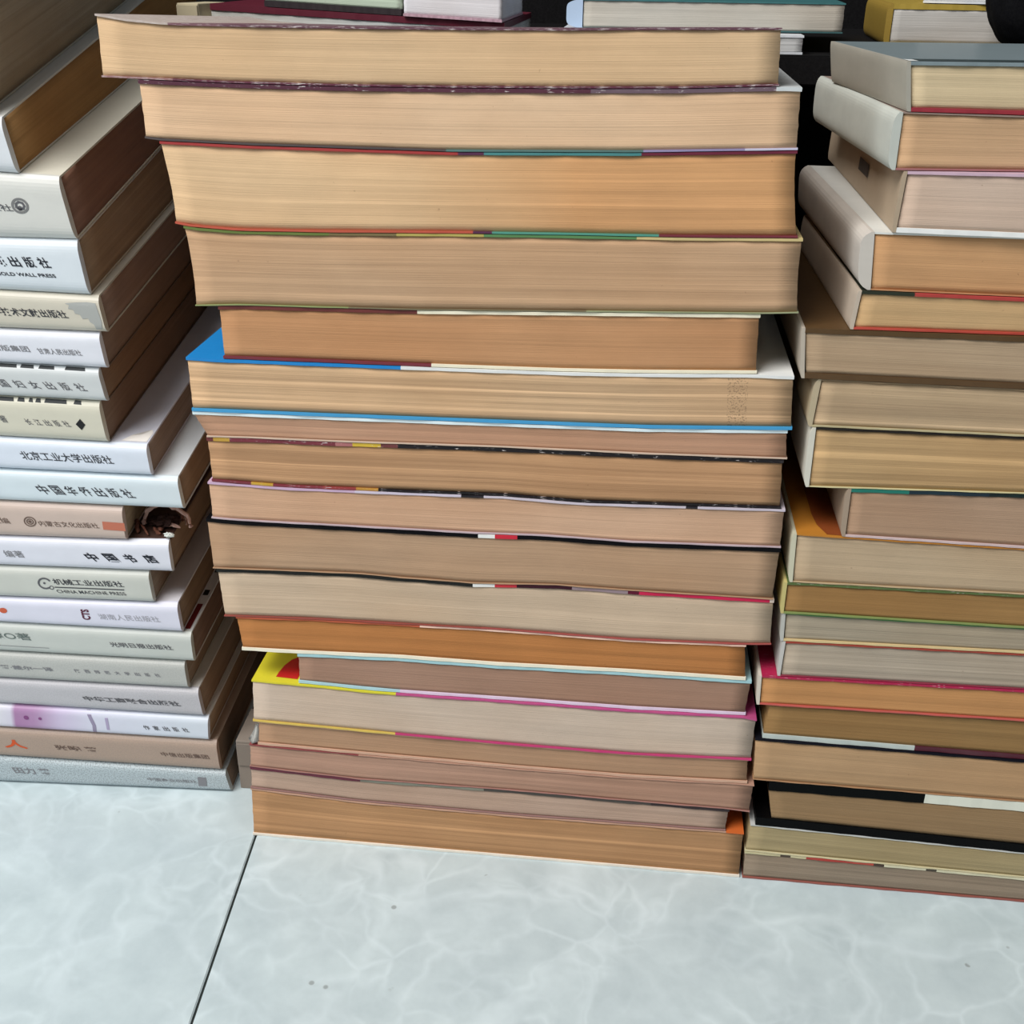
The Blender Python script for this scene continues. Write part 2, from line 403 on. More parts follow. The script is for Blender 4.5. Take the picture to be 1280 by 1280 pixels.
# page rgb, (line, band), cover top segs, cover bottom segs, thickness top/bottom mm, wear, extra
MBK = [
 ((218,180,138), (.8, .0), seg((-200,(190,175,165)),(0,(120,80,90)),(20,(92,48,66))), seg((-200,(150,110,110)),(0,(96,44,62))), .7, .6, 'thick cream-paged book with flaking dark purple cover, topmost of the middle stack'),
 ((224,184,146), (.6, .0), seg((-200,(88,48,62)),(150,(110,90,100)),(213,(205,210,210))), seg((-200,(84,74,72)),(100,(90,120,115)),(169,(150,140,175)),(205,(200,195,215))), 1.3, .7, 'smooth pinkish-paged book with plum cover, second from top of the middle stack'),
 ((222,182,138), (.8, .04), seg((-200,(165,60,58)),(104.3,PURP),(112.7,TEAL),(169,MAR)), seg((-200,(188,88,68)),(105.5,PURP),(112.7,(80,150,132)),(173.7,(116,50,60))), .9, .7, 'thickest peach-paged book, red and teal cover edges, third from top of the middle stack'),
 ((196,156,120), (1.2, .05), seg((-200,(105,120,60)),(55,(120,105,70)),(80,(180,165,90)),(112,(90,135,85)),(170,(205,185,130))), seg((-200,(140,150,100)),(60,(120,110,85)),(150,(150,155,120))), .9, .4, 'thick beige-paged book with olive green cover edges, fourth from top of the middle stack'),
 ((196,142,98), (.6, .0), seg((-200,(110,52,48)),(86.4,CRM)), seg((-200,(120,50,58)),(91.2,CRM)), 1.3, 1.1, 'plain tan-paged book lying inset on the blue and white cover'),
 ((204,164,124), (1.8, .17), seg((-200,BLUE),(80,WHT)), seg((-200,(70,155,205))), 1.2, 1.2, 'book with blue and white cover and a smudged ink stamp on banded page edges'),
 ((190,142,112), (.8, .03), seg((-200,(225,238,240))), seg((-200,(205,180,160))), 1.3, .6, 'thin book with brownish pink pages and pale cover just under the blue covered book'),
 ((188,142,102), (1.8, .17), seg((-200,(110,50,50)),(0,(190,150,60)),(8,(120,50,60)),(52,(175,110,110)),(58,(215,180,60)),(70,(110,55,55)),(77,BLK)), seg((-200,(120,50,60)),(14,(200,160,60)),(24,(130,50,60)),(44,(150,60,60)),(60,(190,140,60)),(69,BLK)), 1.5, .9, 'book with streaky brown pages and black cover edge flecked maroon and yellow'),
 ((208,164,132), (1.1, .04), seg((-200,(200,170,195)),(60,(205,195,210)),(102.6,BLK),(112.6,(205,195,205)),(194.7,BLK),(199.5,(200,190,200))), seg((-200,(190,170,175))), .9, .6, 'pinkish-paged book directly under the streaky brown one in the middle stack'),
 ((184,146,114), (.8, .03), seg((-200,BLK),(109.5,WHT),(118.2,(200,50,65)),(127.3,BLK)), seg((-200,(175,140,110))), 1.4, .4, 'tan-paged book with black cover edge banded white and red, upper of two alike'),
 ((202,174,146), (.9, .03), seg((-200,(38,38,36)),(109.1,WHT),(118,(205,60,70)),(126.9,(60,30,40)),(150,(150,130,135)),(175,(95,30,50)),(178,(200,45,80)),(231.8,(225,205,190))), seg((-200,(150,75,65)),(110,(165,80,75))), 1.4, .5, 'pale beige-paged book with black, white, red and crimson cover edge, middle stack'),
 ((186,118,62), (.7, .04), seg((-200,(190,90,60)),(85,(240,200,180))), seg((-200,(240,232,210))), .8, 1.5, 'thin book with strong orange brown pages and white cover edges, in the middle stack'),
 ((166,126,104), (.7, .02), seg((-200,(165,205,210))), seg((-200,(175,210,220)),(75,(225,205,225))), 1.4, 1.4, 'short book with dull mauve brown pages lying on the yellow and magenta cover'),
 ((204,180,160), (.6, .0), seg((-200,(212,200,50)),(74,(185,70,130))), seg((-200,(215,185,90)),(74,(195,55,115))), .8, .9, 'book with pale greyish pink pages and a yellow and magenta cover'),
 ((180,138,106), (.8, .03), seg((-200,(190,150,120))), seg((-200,(205,165,140))), .5, 1.3, 'thin book with tan pages directly under the yellow and magenta cover'),
 ((176,134,112), (1.2, .06), seg((-200,(140,70,70)),(55,(180,140,120))), seg((-200,(165,120,110))), .4, .4, 'thin book with rosy brown pages, third from bottom of the middle stack'),
 ((186,154,134), (.9, .03), seg((-200,(100,38,55)),(55.2,(130,130,115)),(112,(70,66,60)),(190,(45,35,36))), seg((-200,(150,115,110))), 1.3, .5, 'thin greyish pink book with dark cover edge, second from bottom of the middle stack'),
 ((186,136,92), (1.1, .10), seg((-200,(188,150,128)),(226,(205,100,40))), seg((-200,(235,225,210))), .4, 1.2, 'thick orange brown book standing on the floor tiles, bottom of the middle stack'),
]
VOFF = [0,0,0,0,.0004,0,.0004,.0006,.0003,0,.0003,.0006,.0008,0,.0006,.0002,.0005,0]
MD = [.17,.175,.18,.17,.165,.17,.15,.165,.17,.165,.17,.15,.15,.17,.165,.17,.16,.17]
minfo = []
for i, (pg, (ln, bd), tp, bt, tt, tb, lab) in enumerate(MBK):
    wear = .8 if i in (0,) else (.25 if i in (1, 7) else 0)
    st = (.2095, .2172) if i == 5 else None
    r2 = ((206, 154, 106), .09, .15) if i == 2 else None
    pm = page_mat(pg, i + 1, ln, bd, st, r2, blot=1.)
    tm = ramp_mat(tp, wear=wear, grime=.12 if i == 0 else .05)
    bmt = ramp_mat(bt, wear=.9 if i == 0 else (.3 if i == 7 else 0), grime=.04)
    inf = book(MS, i, mm(M_U[i]), VOFF[i], MD[i], lab, 'book', G_M, pm, tm, bmt, tt / 1000, tb / 1000, spine=None, bulge=.0006 if i in (2, 3) else 0)
    inf['root']['group'] = G_M
    minfo.append(inf)
    # the spine is at the back, a strip of card closing the two covers
    k = NT('spine_card'); k.b.inputs['Base Color'].default_value = lin(tp[0][1])
    def PS(a, b, c, inf=inf, i=i):
        U = mm(M_U[i]); x = U[1] + (U[0] - U[1]) * c; y = U[3] + (U[2] - U[3]) * c
        return inf['pt'](x + (y - x) * a, MD[i] + .00004 + .0008 * b, c)
    link('spine', gridbox(PS, 24, 1, 3, lambda a, b, c, f: (a * .2, c * .02), ramp_mat(tp, grime=.05), 'spine'), inf['root'])

def top_patch(inf, st, k, pts, mat, name, parent, lift=0.):
    bm = bmesh.new()
    vs = [bm.verts.new(st.world(u, v, st.h(k, u, v) + lift) - inf['base']) for u, v in pts]
    bm.faces.new(vs); bmesh.ops.triangulate(bm, faces=bm.faces[:])
    me = D.meshes.new(name); bm.to_mesh(me); bm.free(); me.materials.append(mat)
    return link(name, me, parent)
# red printed shape on the yellow cover, visible beside the shorter book
yl = minfo[13]
top_patch(yl, MS, 13, [(.0280, .0038), (.0178, .0044), (.0181, .0085), (.0190, .0140), (.0209, .0190), (.0230, .0213), (.0280, .0213)], flat_mat((190, 28, 30), .45, 'red_print'), 'print_and_shade_patch', yl['covers'][0])
# torn white flap at the left end of the thin book under the yellow cover
t15 = minfo[14]
def flap():
    bm = bmesh.new(); U = mm(M_U[14]); n = 6
    z1 = MS.h(14, U[0], 0) - t15['base'].z; z0 = MS.h(15, U[1], 0) - t15['base'].z
    rows = []
    for i in range(n + 1):
        t = i / n
        x = U[0] - t15['base'].x - .0002
        w = .0015 + .0045 * (t ** 1.5)
        y = VOFF[14] + .001 - t15['base'].y
        z = z1 - .0015 + (z0 + .0014 - z1 + .0015) * t
        rows.append([bm.verts.new((x, y, z)), bm.verts.new((x - w * .6, y - .0008 - .001 * t, z - .0004)), bm.verts.new((x - w, y + .001, z + .0003))])
    for a, b in zip(rows, rows[1:]):
        for j in range(2): bm.faces.new((a[j], a[j + 1], b[j + 1], b[j]))
    bmesh.ops.solidify(bm, geom=bm.faces[:], thickness=.0003)
    me = D.meshes.new('torn_flap'); bm.to_mesh(me); bm.free()
    for p in me.polygons: p.use_smooth = True
    me.materials.append(ramp_mat([(0, (225, 222, 215))], grime=.05))
    link('torn_flap', me, t15['root'])
flap()

# ------------------------------------------------------------------ right stack
RS = Stack((0, 0, 0), 0, R_H, [0] * 20)
G_R = 'books of the right stack'
# page, (line, band), top segs, bottom segs, tt, tb, spine rgb or None, depth, yaw, label, kind
PINK = (185, 40, 75)
RBK = [
 ((214,188,148), (.9,.03), [(0,(132,146,150))], [(0,(158,54,64))], 1.2, 1.3, (172,167,154), .106, 6, 'book with cream pages and dark grey green cover, topmost of the right stack', 0),
 ((206,164,124), (1,.05), [(0,(150,130,120))], [(0,(165,110,110))], .4, .6, (196,199,190), .136, 4, 'tan-paged book with smooth greenish white side, second from top of the right stack', 0),
 ((206,178,158), (.5,.0), [(0,(205,175,190))], [(0,(235,235,232))], 1.0, 1.7, (176,156,132), .172, 0, 'book with pale pink pages and small dark tag on its beige side', 0),
 ((204,152,104), (.7,.03), [(0,(222,222,215))], seg((-200,(190,140,100))), .7, .4, (206,198,188), .15, 2, 'orange tan book with off-white rounded side, fourth from top of the right stack', 0),
 ((200,160,112), (.6,.0), seg((-200,(50,55,45)),(271,(176,70,66))), [(0,(190,78,64))], 1.1, .8, (196,180,162), .14, 1.5, 'thin book with red cover edges below the orange tan one in the right stack', 0),
 ((180,152,122), (1.5,.06), [(0,(86,62,34))], [(0,(88,64,38))], 1.8, 2.1, (188,176,160), .17, 0, 'hardcover book with brown boards and streaky beige pages in the right stack', 1),
 ((182,152,118), (1.5,.13), [(0,(150,125,95))], [(0,(190,178,140))], .5, .7, (186,170,140), .17, 0, 'streaky beige book with slanting left edge directly under the brown hardcover', 0),
 ((186,148,102), (1.5,.12), [(0,(40,36,34))], [(0,(205,195,150))], .5, .4, (215,210,195), .17, 0, 'thick book with streaky ochre pages and white strip down its left corner', 0),
 ((176,140,112), (.7,.02), seg((-200,(30,115,100)),(279.6,(25,35,50)),(310,BLK)), [(0,(205,182,180))], 1.3, .9, (165,145,125), .16, 0, 'inset book with dull brown pages and teal cover edge lying on the orange cover', 0),
 ((188,160,128), (.7,.02), [(0,(186,122,44))], [(0,(190,165,130))], .5, .5, (205,200,175), .17, 0, 'thick book with plain beige pages and orange cover in the right stack', 0),
 ((160,118,68), (.9,.04), [(0,(88,106,58))], [(0,(132,146,84))], .9, .8, (200,185,120), .17, 0, 'book with olive brown pages and grass green cover edges in the right stack', 0),
 ((168,152,130), (1.8,.05), [(0,(60,110,60))], [(0,(215,190,140))], .4, 1.0, (190,188,180), .17, 0, 'thin book with grey lined pages beneath the green edged book', 0),
 ((176,158,138), (1.5,.05), [(0,(160,65,50))], [(0,(145,50,70))], .7, .4, (200,196,190), .17, 0, 'book with greyish pages and dull red top edge resting on the crimson cover', 0),
 ((196,138,84), (.8,.04), [(0,(172,34,74))], [(0,(196,92,82))], .9, .8, (215,205,190), .17, 0, 'book with orange pages and bright crimson cover in the right stack', 0),
 ((150,112,66), (.8,.05), [(0,(100,70,50))], seg((-200,(190,198,192)),(302.4,(80,20,38))), .4, 2.2, None, .17, 0, 'book with dark ochre pages and white and maroon lower cover edge', 0),
 ((184,144,104), (.8,.04), [(0,(20,20,28))], [(0,(170,130,95))], .8, .4, None, .17, 0, 'thick book with plain tan pages between two dark covers near the floor', 0),
 ((152,120,84), (.8,.03), seg((-200,(6,7,7)),(310.1,(220,220,205))), [(0,(6,6,7))], 4.8, 4.4, None, .165, 0, 'book with black cover thickened by a dark gap, white band, third from bottom, right stack', 1),  # top board thickened to build in the dark gap above the pages
 ((168,148,108), (1,.04), [(0,(200,200,196))], [(0,(205,195,158))], .6, .6, None, .17, 0, 'thin book with yellowish pages and white cover, second from bottom of the right stack', 0),
 ((150,130,110), (1.2,.04), seg((-200,(200,190,150)),(252,(60,40,35)),(257,(210,200,160)),(262,(175,50,45)),(283,(185,60,50)),(294,(60,40,35)),(297,(215,210,180)),(310,(225,220,190)),(316,(50,40,35)),(322,(215,210,180))), [(0,(150,88,78))], 1.0, .7, None, .17, 0, 'thin greyish book standing on the floor tiles, bottom of the right stack', 0),
]
LEN = [.15,.16,.165,.175,.17,.19,.17,.175,.15,.19,.19,.19,.19,.2,.19,.2,.185,.2,.2]
rinfo = []
for i, (pg, (ln, bd), tp, bt, tt, tb, sr, dep, yw, lab, kind) in enumerate(RBK):
    lt, lb, _, _ = mm(R_U[i]); ln_ = LEN[i]
    U = (lt, lb, lt + ln_, lb + ln_)
    inf = book(RS, i, U, [0, 0, 0, .0006, 0, 0, .0006, 0, 0, 0, 0, .0004, .0004, 0, .0008, 0, 0, 0, 0][i], dep, lab, 'book', G_R,
               page_mat(pg, 30 + i, ln, bd), ramp_mat(tp, grime=.1, rough=.3 if i == 0 else .5, wear=.25 if i in (10, 13) else 0), ramp_mat(bt, grime=.04), tt / 1000, tb / 1000,
               spine='left' if sr else None, smat=ramp_mat([(0, sr)], grime=.16, rough=.6) if sr else None,
               yaw=math.radians(yw), name='hardcover_book' if kind else 'paperback_book', rnd={1: .0016, 3: .0035, 6: .0012, 7: .0012, 8: .0010, 9: .0008}.get(i, .0004), stout=.0003 if i in (1, 3) else 0, blo=.0065 if i == 16 else 0)
    rinfo.append(inf)
    def PS(a, b, c, inf=inf, U=U, dep=dep, left=bool(sr)):
        if left:   # fore-edge card is absent; a back strip is not needed
            return None
        x = U[1] + (U[0] - U[1]) * c
        return inf['pt'](x + ln_ * a, dep + .00004 + .0008 * b, c)
    if not sr:
        link('spine', gridbox(PS, 16, 1, 3, lambda a, b, c, f: (a * .2, c * .02), ramp_mat(tp, grime=.05), 'spine'), inf['root'])
top_patch(rinfo[0], RS, 0, [(.2610, .0014), (.395, .0154), (.395, .025), (.2602, .010)], flat_mat((58, 70, 72), .4, 'dark_band'), 'print_and_shade_patch', rinfo[0]['covers'][0])  # dark band borders the gloss painted into the pale cover colour
top_patch(rinfo[0], RS, 0, [(.2576, .0010), (.2608, .0012), (.2600, .0060), (.2570, .0075)], flat_mat((225, 226, 222), .8, 'bared_paper'), 'worn_corner', rinfo[0]['covers'][0])
top_patch(rinfo[9], RS, 9, [(.2490, .020), (.2500, .010), (.2530, .0015), (.2700, .0008), (.2700, .05), (.2490, .05)], flat_mat((132, 64, 26), .5, 'shadow_brown'), 'print_and_shade_patch', rinfo[9]['covers'][0])  # brown-red shadow beside the inset book, painted on the orange cover
# dark tag on the side of the pink-paged book
r3 = rinfo[2]; U3 = mm(R_U[2])
def tag_mesh():
    bm = bmesh.new(); vs = []
    for d, f in ((.061, .42), (.084, .42), (.084, .66), (.061, .66)):
        x = U3[1] + (U3[0] - U3[1]) * f - .0008 - .0003
        vs.append(bm.verts.new(r3['pt'](x, d, f)))
    bm.faces.new(vs); me = D.meshes.new('tag'); bm.to_mesh(me); bm.free(); me.materials.append(flat_mat((70, 62, 58), .6, 'tag_print'))
    t = link('tag', me, r3['spine'] ); t['label'] = 'small dark printed tag'
tag_mesh()

# ------------------------------------------------------------------ left stack
LS = Stack((-.0203, .0303, 0), math.radians(3.6), L_H, [12.5, 11.8, 9.8, 10.2, 8.4, 7.8, 7.3, 6.8, 6.3, 6.3, 5.5, 5.0, 4.2, 3.5, 3.0, 2.0, 1.0, .3, 0, 0, 0])
G_L = 'books of the left stack'
BR = (150, 116, 84)
LBK = [
 ((169,153,131), (205,203,198), (190,190,182), .26, 'thick book with grey brown page edges, topmost visible in the left stack'),
 ((172,128,78), (222,226,230), (214,214,208), .27, 'book with golden brown page edges and white cover, second in the left stack'),
 ((141,103,85), (214,214,208), (216,212,196), .19, 'book with grey white spine bearing a round grey seal'),
 ((159,131,103), (218,226,232), (205,200,190), .18, 'book with white spine lettered GOLD WALL PRESS under Chinese characters'),
 ((150,122,106), (206,200,184), (196,192,178), .17, 'book with yellowed spine and a grey stain at its right end'),
 ((143,115,97), (226,228,236), (215,215,215), .165, 'book with bright white spine and faint grey characters, just under the stained spine'),
 ((144,112,86), (206,210,210), (200,205,205), .165, 'book with light grey spine and brush style characters between two dark gaps'),
 ((145,117,97), (212,208,190), (205,200,186), .165, 'book with cream spine ending in a black diamond mark'),
 ((149,127,111), (220,228,240), (212,214,226), .17, 'book with bluish white spine with nine dark characters and a worn corner'),
 ((146,122,100), (214,226,232), (214,220,224), .175, 'book with wide pale spine with brush calligraphy, above the dark debris'),
 ((165,141,113), (202,182,170), (190,172,160), .16, 'book with pinkish spine, a round seal and an orange bar'),
 ((138,112,92), (222,224,234), (90,70,60), .175, 'book with white spine with four bold brush characters under the pinkish spine'),
 ((149,127,109), (200,202,194), (196,196,190), .16, 'book with grey white spine lettered CHINA MACHINE PRESS'),
 ((136,110,88), (220,220,234), (212,210,216), .17, 'book with lilac white spine with an orange fruit mark and red black monogram'),
 ((121,93,77), (196,200,194), (200,196,190), .17, 'book with pale grey green spine and large author characters at left'),
 ((139,117,97), (186,187,182), (190,188,182), .16, 'book with matt grey spine and widely spaced small characters'),
 ((143,119,97), (190,188,192), (200,196,190), .165, 'book with grey lilac spine and a row of ten small characters'),
 ((153,129,103), (210,216,226), (200,196,190), .165, 'book with white spine washed purple at the left'),
 ((112,90,72), (172,150,134), (165,146,130), .17, 'book with light brown spine and orange brush character at left'),
 ((132,112,96), (184,196,200), (176,186,190), .17, 'book with speckled blue grey spine on the floor tiles, bottom of the left stack'),
]
LBF = []
linfo = []
for q_ in (5, 6, 7): LBK[q_] = LBK[q_][:2] + ((112, 94, 78),) + LBK[q_][3:]
for i, (pg, sc_, cv, dep, lab) in enumerate(LBK):
    _, _, rt_, rb_ = mm(L_U[i]); W = .235
    if rt_ is None: rt_ = rb_
    U = (rt_ - W, rb_ - W, rt_, rb_)
    segs = [(0, sc_)]; sm = False; kw = {}
    if i == 17:
        segs = seg((-118,(225,225,230)),(-108,(215,210,225)),(-107,(168,120,165)),(-96,(176,134,176)),(-84,(205,190,218)),(-68,(216,216,232)),(-20,(214,222,232))); sm = True
    if i == 19: kw = dict(speck=.5)
    if i == 18: kw = dict(speck=.15)
    if i in (15, 16): kw = dict(speck=.12)
    tp = [(0, cv)]
    if i == 11: tp = [(0, (66, 46, 40))]
    if i == 14: tp = [(-.2, (205, 205, 205))]
    smat = ramp_mat(segs, rough=.42, smooth=sm, grime=.10, **kw)
    inf = book(LS, i, U, 0, dep, lab, 'book', G_L, page_mat(pg, 60 + i, 1.1, .06, blot=1.3), ramp_mat(tp, grime=.08, rough=.5), ramp_mat([(0, cv)], grime=.1),
               .0009, .0006, spine='front', smat=smat, rnd=.0026)
    linfo.append(inf)

INK = flat_mat((52, 54, 60), .6, 'dark_ink'); GRY = flat_mat((128, 128, 132), .6, 'grey_ink'); MGR = flat_mat((92, 92, 96), .6, 'mid_grey_ink')
NAV = flat_mat((30, 34, 44), .6, 'navy_ink'); ORG = flat_mat((200, 92, 62), .6, 'orange_ink'); BRN = flat_mat((104, 84, 74), .6, 'brown_ink')
def T(n, body, x0, x1, fc, h, mat, **kw):
    return place_text(linfo[n - 1], body, x0 / 1000, x1 / 1000, fc, h / 1000, mat, **kw)
S = -.5
# seal and last character of the third spine
T(3, '版社', -72.5, -62.6, .50, 3.2, MGR, bold=.01, slant=S)
s3 = linfo[2]
place_poly(s3, ring(-.0590, .54, .0036, s3['th'], .28), flat_mat((120, 120, 120), .6, 'seal_ink'), 'printed_seal')
place_poly(s3, ring(-.0590, .54, .0023, s3['th'], .45, n=7) + disc(-.0592, .50, .0011, s3['th']), MGR, 'printed_seal')
for ch, a_ in zip('金城出版社', (-80.6, -73.8, -67.6, -61.4, -55.3)): T(4, ch, a_, a_ + 4.4, .60, 4.5, NAV, bold=.02, slant=S)
T(4, 'GOLD WALL PRESS', -74.2, -48.9, .36, 1.5, NAV, bold=.02, slant=S)
T(5, '科学技术文献出版社', -82.8, -46.8, .50, 4.0, INK, bold=.015, slant=S)
# grey stain
s5 = linfo[4]; rr = random.Random(5); pts = []
top = [(-.0470, .80), (-.0420, .84), (-.0375, .86), (-.0338, .84)]; right = [(-.0330, .6), (-.0322, .35), (-.0325, .12)]
low = [(-.0350, .10), (-.0357, .26), (-.0372, .32), (-.0378, .42), (-.0402, .40), (-.0412, .52), (-.0432, .54), (-.0436, .64), (-.0458, .66), (-.0452, .76)]
place_poly(s5, [top + right + low], flat_mat((168, 170, 166), .7, 'stain'), 'stain')
T(6, '出版集团', -82.0, -65.7, .50, 2.7, GRY, bold=.01, slant=S)
T(6, '甘肃人民出版社', -62.0, -43.1, .46, 2.6, GRY, bold=.01, slant=S)
for j, ch in enumerate('中国妇女出版社'): T(7, ch, -88.5 + j * 6.75, -84.4 + j * 6.75, .46, 3.7, MGR, bold=.01, slant=-.8)
T(8, '著', -84.5, -81.3, .5, 3.4, MGR, slant=S)
for j, ch in enumerate('长江出版社'): T(8, ch, -73.0 + j * 4.2, -70.2 + j * 4.2, .46, 2.9, MGR, bold=.005, slant=-.7)
s8 = linfo[7]; place_poly(s8, [[(-.0505, .46), (-.0482, .60), (-.0462, .46), (-.0482, .32)]], flat_mat((28, 28, 30)), 'diamond_mark')
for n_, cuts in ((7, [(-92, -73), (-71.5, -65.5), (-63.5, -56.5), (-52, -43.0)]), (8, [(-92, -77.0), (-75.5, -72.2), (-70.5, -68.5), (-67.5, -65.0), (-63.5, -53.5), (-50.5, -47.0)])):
    for a_, b_ in cuts:  # dark gaps and dark cover edge painted as bands on the spine tops
        place_poly(linfo[n_ - 1], [[(a_ / 1000, .93), (b_ / 1000, .925), (b_ / 1000 - .0004, .99), (a_ / 1000 + .0003, .995)]], flat_mat((38, 42, 44), .6, 'gap_dark'), 'gap_edge_band')
T(9, '北京工业大学出版社', -77.9, -36.6, .52, 4.4, INK, bold=.008, slant=S)
for j, ch in enumerate('中国华侨出版社'): T(10, ch, -72.9 + j * 6.45, -68.2 + j * 6.45, .48, 4.9, INK, bold=.012, slant=-.75)
T(11, '主编', -97.5, -89.2, .5, 3.3, BRN, slant=S)
s11 = linfo[10]
place_poly(s11, ring(-.0793, .5, .0029, s11['th'], .2) + ring(-.0793, .5, .0018, s11['th'], .3, n=9) + disc(-.0793, .5, .0008, s11['th']), BRN, 'printed_seal')
T(11, '内蒙古文化出版社', -75.3, -47.6, .46, 3.1, BRN, bold=.003, slant=S)
place_poly(s11, [[(-.0455, .35), (-.0351, .33), (-.0353, .57), (-.0455, .59)]], flat_mat((190, 112, 88), .6, 'orange_print'), 'orange_bar')
T(12, '编著', -94.5, -85.4, .48, 3.8, GRY, bold=.005, slant=S)
for ch, a, b in (('中', -55.8, -50.4), ('国', -46.8, -41.2), ('书', -37.6, -32.6), ('店', -28.4, -22.6)):
    T(12, ch, a, b, .47, 4.6, NAV, bold=.03, slant=-.85)
s13 = linfo[12]
place_poly(s13, ring(-.0777, .55, .0034, s13['th'], .26, a0=.5, a1=5.4) + disc(-.0779, .56, .0006, s13['th']) + ring(-.0748, .42, .0012, s13['th'], .35, n=10), MGR, 'press_mark')
T(13, '机械工业出版社', -73.6, -40.3, .62, 3.4, INK, bold=.012, slant=S)
place_poly(s13, [[(-.0733, .455), (-.0400, .455), (-.0400, .425), (-.0733, .425)]], INK, 'printed_rule')
T(13, 'CHINA MACHINE PRESS', -72.6, -39.6, .31, 1.9, INK, bold=.005, slant=S)
s14 = linfo[13]
place_poly(s14, disc(-.1005, .55, .0019, s14['th'], sq=.8), ORG, 'fruit_mark')
T(14, 'CTS', -62.6, -58.6, .54, 5.6, flat_mat((92, 40, 60), .6, 'monogram_ink'), bold=.04, slant=-.1, turn=True)
T(14, '湖南人民出版社', -54.4, -25.2, .49, 2.9, flat_mat((165, 165, 172), .6, 'pale_ink'), slant=S)
T(15, '健○著', -110.0, -89.9, .62, 4.2, flat_mat((100, 112, 108), .6, 'green_grey_ink'), bold=.01, slant=S)
T(15, '光明日报出版社', -51.2, -20.8, .52, 2.9, MGR, bold=.015, slant=-.55)
s15 = linfo[14]; place_poly(s15, [[(-.112, .28), (-.0815, .27), (-.0815, .255), (-.112, .265)]], GRY, 'printed_rule')
T(16, '著·戴尔一译', -108.0, -81.6, .50, 2.5, GRY, bold=.02, slant=S)
for j, ch in enumerate('陕西师范大学出版社'):
    x = -70.9 + j * 4.95; T(16, ch, x, x + 2.6, .50, 2.1, GRY, bold=.02, slant=S)
T(17, '中华工商联合出版社', -68.9, -20.9, .48, 2.9, MGR, bold=.03, slant=-.7)
for j, ch in enumerate('作家出版社'):
    x = -40.8 + j * 4.9; T(18, ch, x, x + 3.0, .46, 2.7, MGR, bold=.015, slant=-.55)
s18 = linfo[17]
LIL = flat_mat((172, 160, 190), .6, 'lilac_print')
place_poly(s18, [[(-.0692, .98), (-.0672, .98), (-.0650, .40), (-.0655, .03), (-.0672, .03), (-.0668, .40)]], flat_mat((150, 140, 165), .6, 'grey_print'), 'printed_stripe')
place_poly(s18, [[(-.0600, .98), (-.0585, .98), (-.0582, .03), (-.0596, .03)]], LIL, 'printed_stripe')
place_poly(s18, disc(-.1000, .56, .0013, s18['th']) + disc(-.0930, .55, .0009, s18['th']), flat_mat((130, 72, 125), .6, 'purple_print'), 'printed_petal')
OR2 = flat_mat((205, 84, 40), .6, 'orange_print')
T(19, '美', -125.5, -116.8, .55, 6.0, OR2, bold=.02)
T(19, '人', -114.6, -102.5, .52, 5.2, OR2, bold=.03, slant=-.2)
T(19, '张晓 著', -88.0, -66.5, .50, 2.9, BRN, bold=.02, slant=S)
T(19, '中信出版集团', -33.9, -9.6, .50, 2.6, BRN, bold=.01, slant=S)
T(20, '田力 著', -112.4, -93.2, .56, 4.0, GRY, bold=.02, slant=S)
T(20, '中国商业出版社', -42.9, -17.5, .48, 2.3, GRY, bold=.01, slant=S)
s20 = linfo[19]; place_poly(s20, [[(-.0167, .28), (-.0123, .28), (-.0123, .70), (-.0167, .70)]], GRY, 'publisher_block')

# black, white and red cover print on the author-named book, seen beyond its neighbour
i15 = linfo[14]
def Lp(x0, x1, y0, y1, mat, nm, sk=0.):
    return top_patch(i15, LS, 14, [(x0, y0), (x1, y0), (x1 - sk, y1), (x0 - sk, y1)], mat, nm, i15['covers'][0])
Lp(-.0185, -.0126, .004, .026, flat_mat((96, 18, 22), .5, 'red_print'), 'print_and_shade_patch')
Lp(-.0185, -.0126, .034, .039, flat_mat((15, 15, 18), .5, 'black_print'), 'print_and_shade_patch')
Lp(-.0185, -.0126, .056, .061, flat_mat((15, 15, 18), .5, 'black_print'), 'print_and_shade_patch')
Lp(-.0185, -.0126, .090, .165, flat_mat((60, 20, 24), .5, 'red_print'), 'print_and_shade_patch')

# torn white corner on the ninth spine
i9 = linfo[8]
top_patch(i9, LS, 8, [(-.0330, .0035), (-.0215, .0035), (-.0212, .012), (-.0225, .015), (-.0255, .010), (-.0300, .009)], flat_mat((236, 232, 226), .8, 'bared_paper'), 'worn_corner', i9['covers'][0])

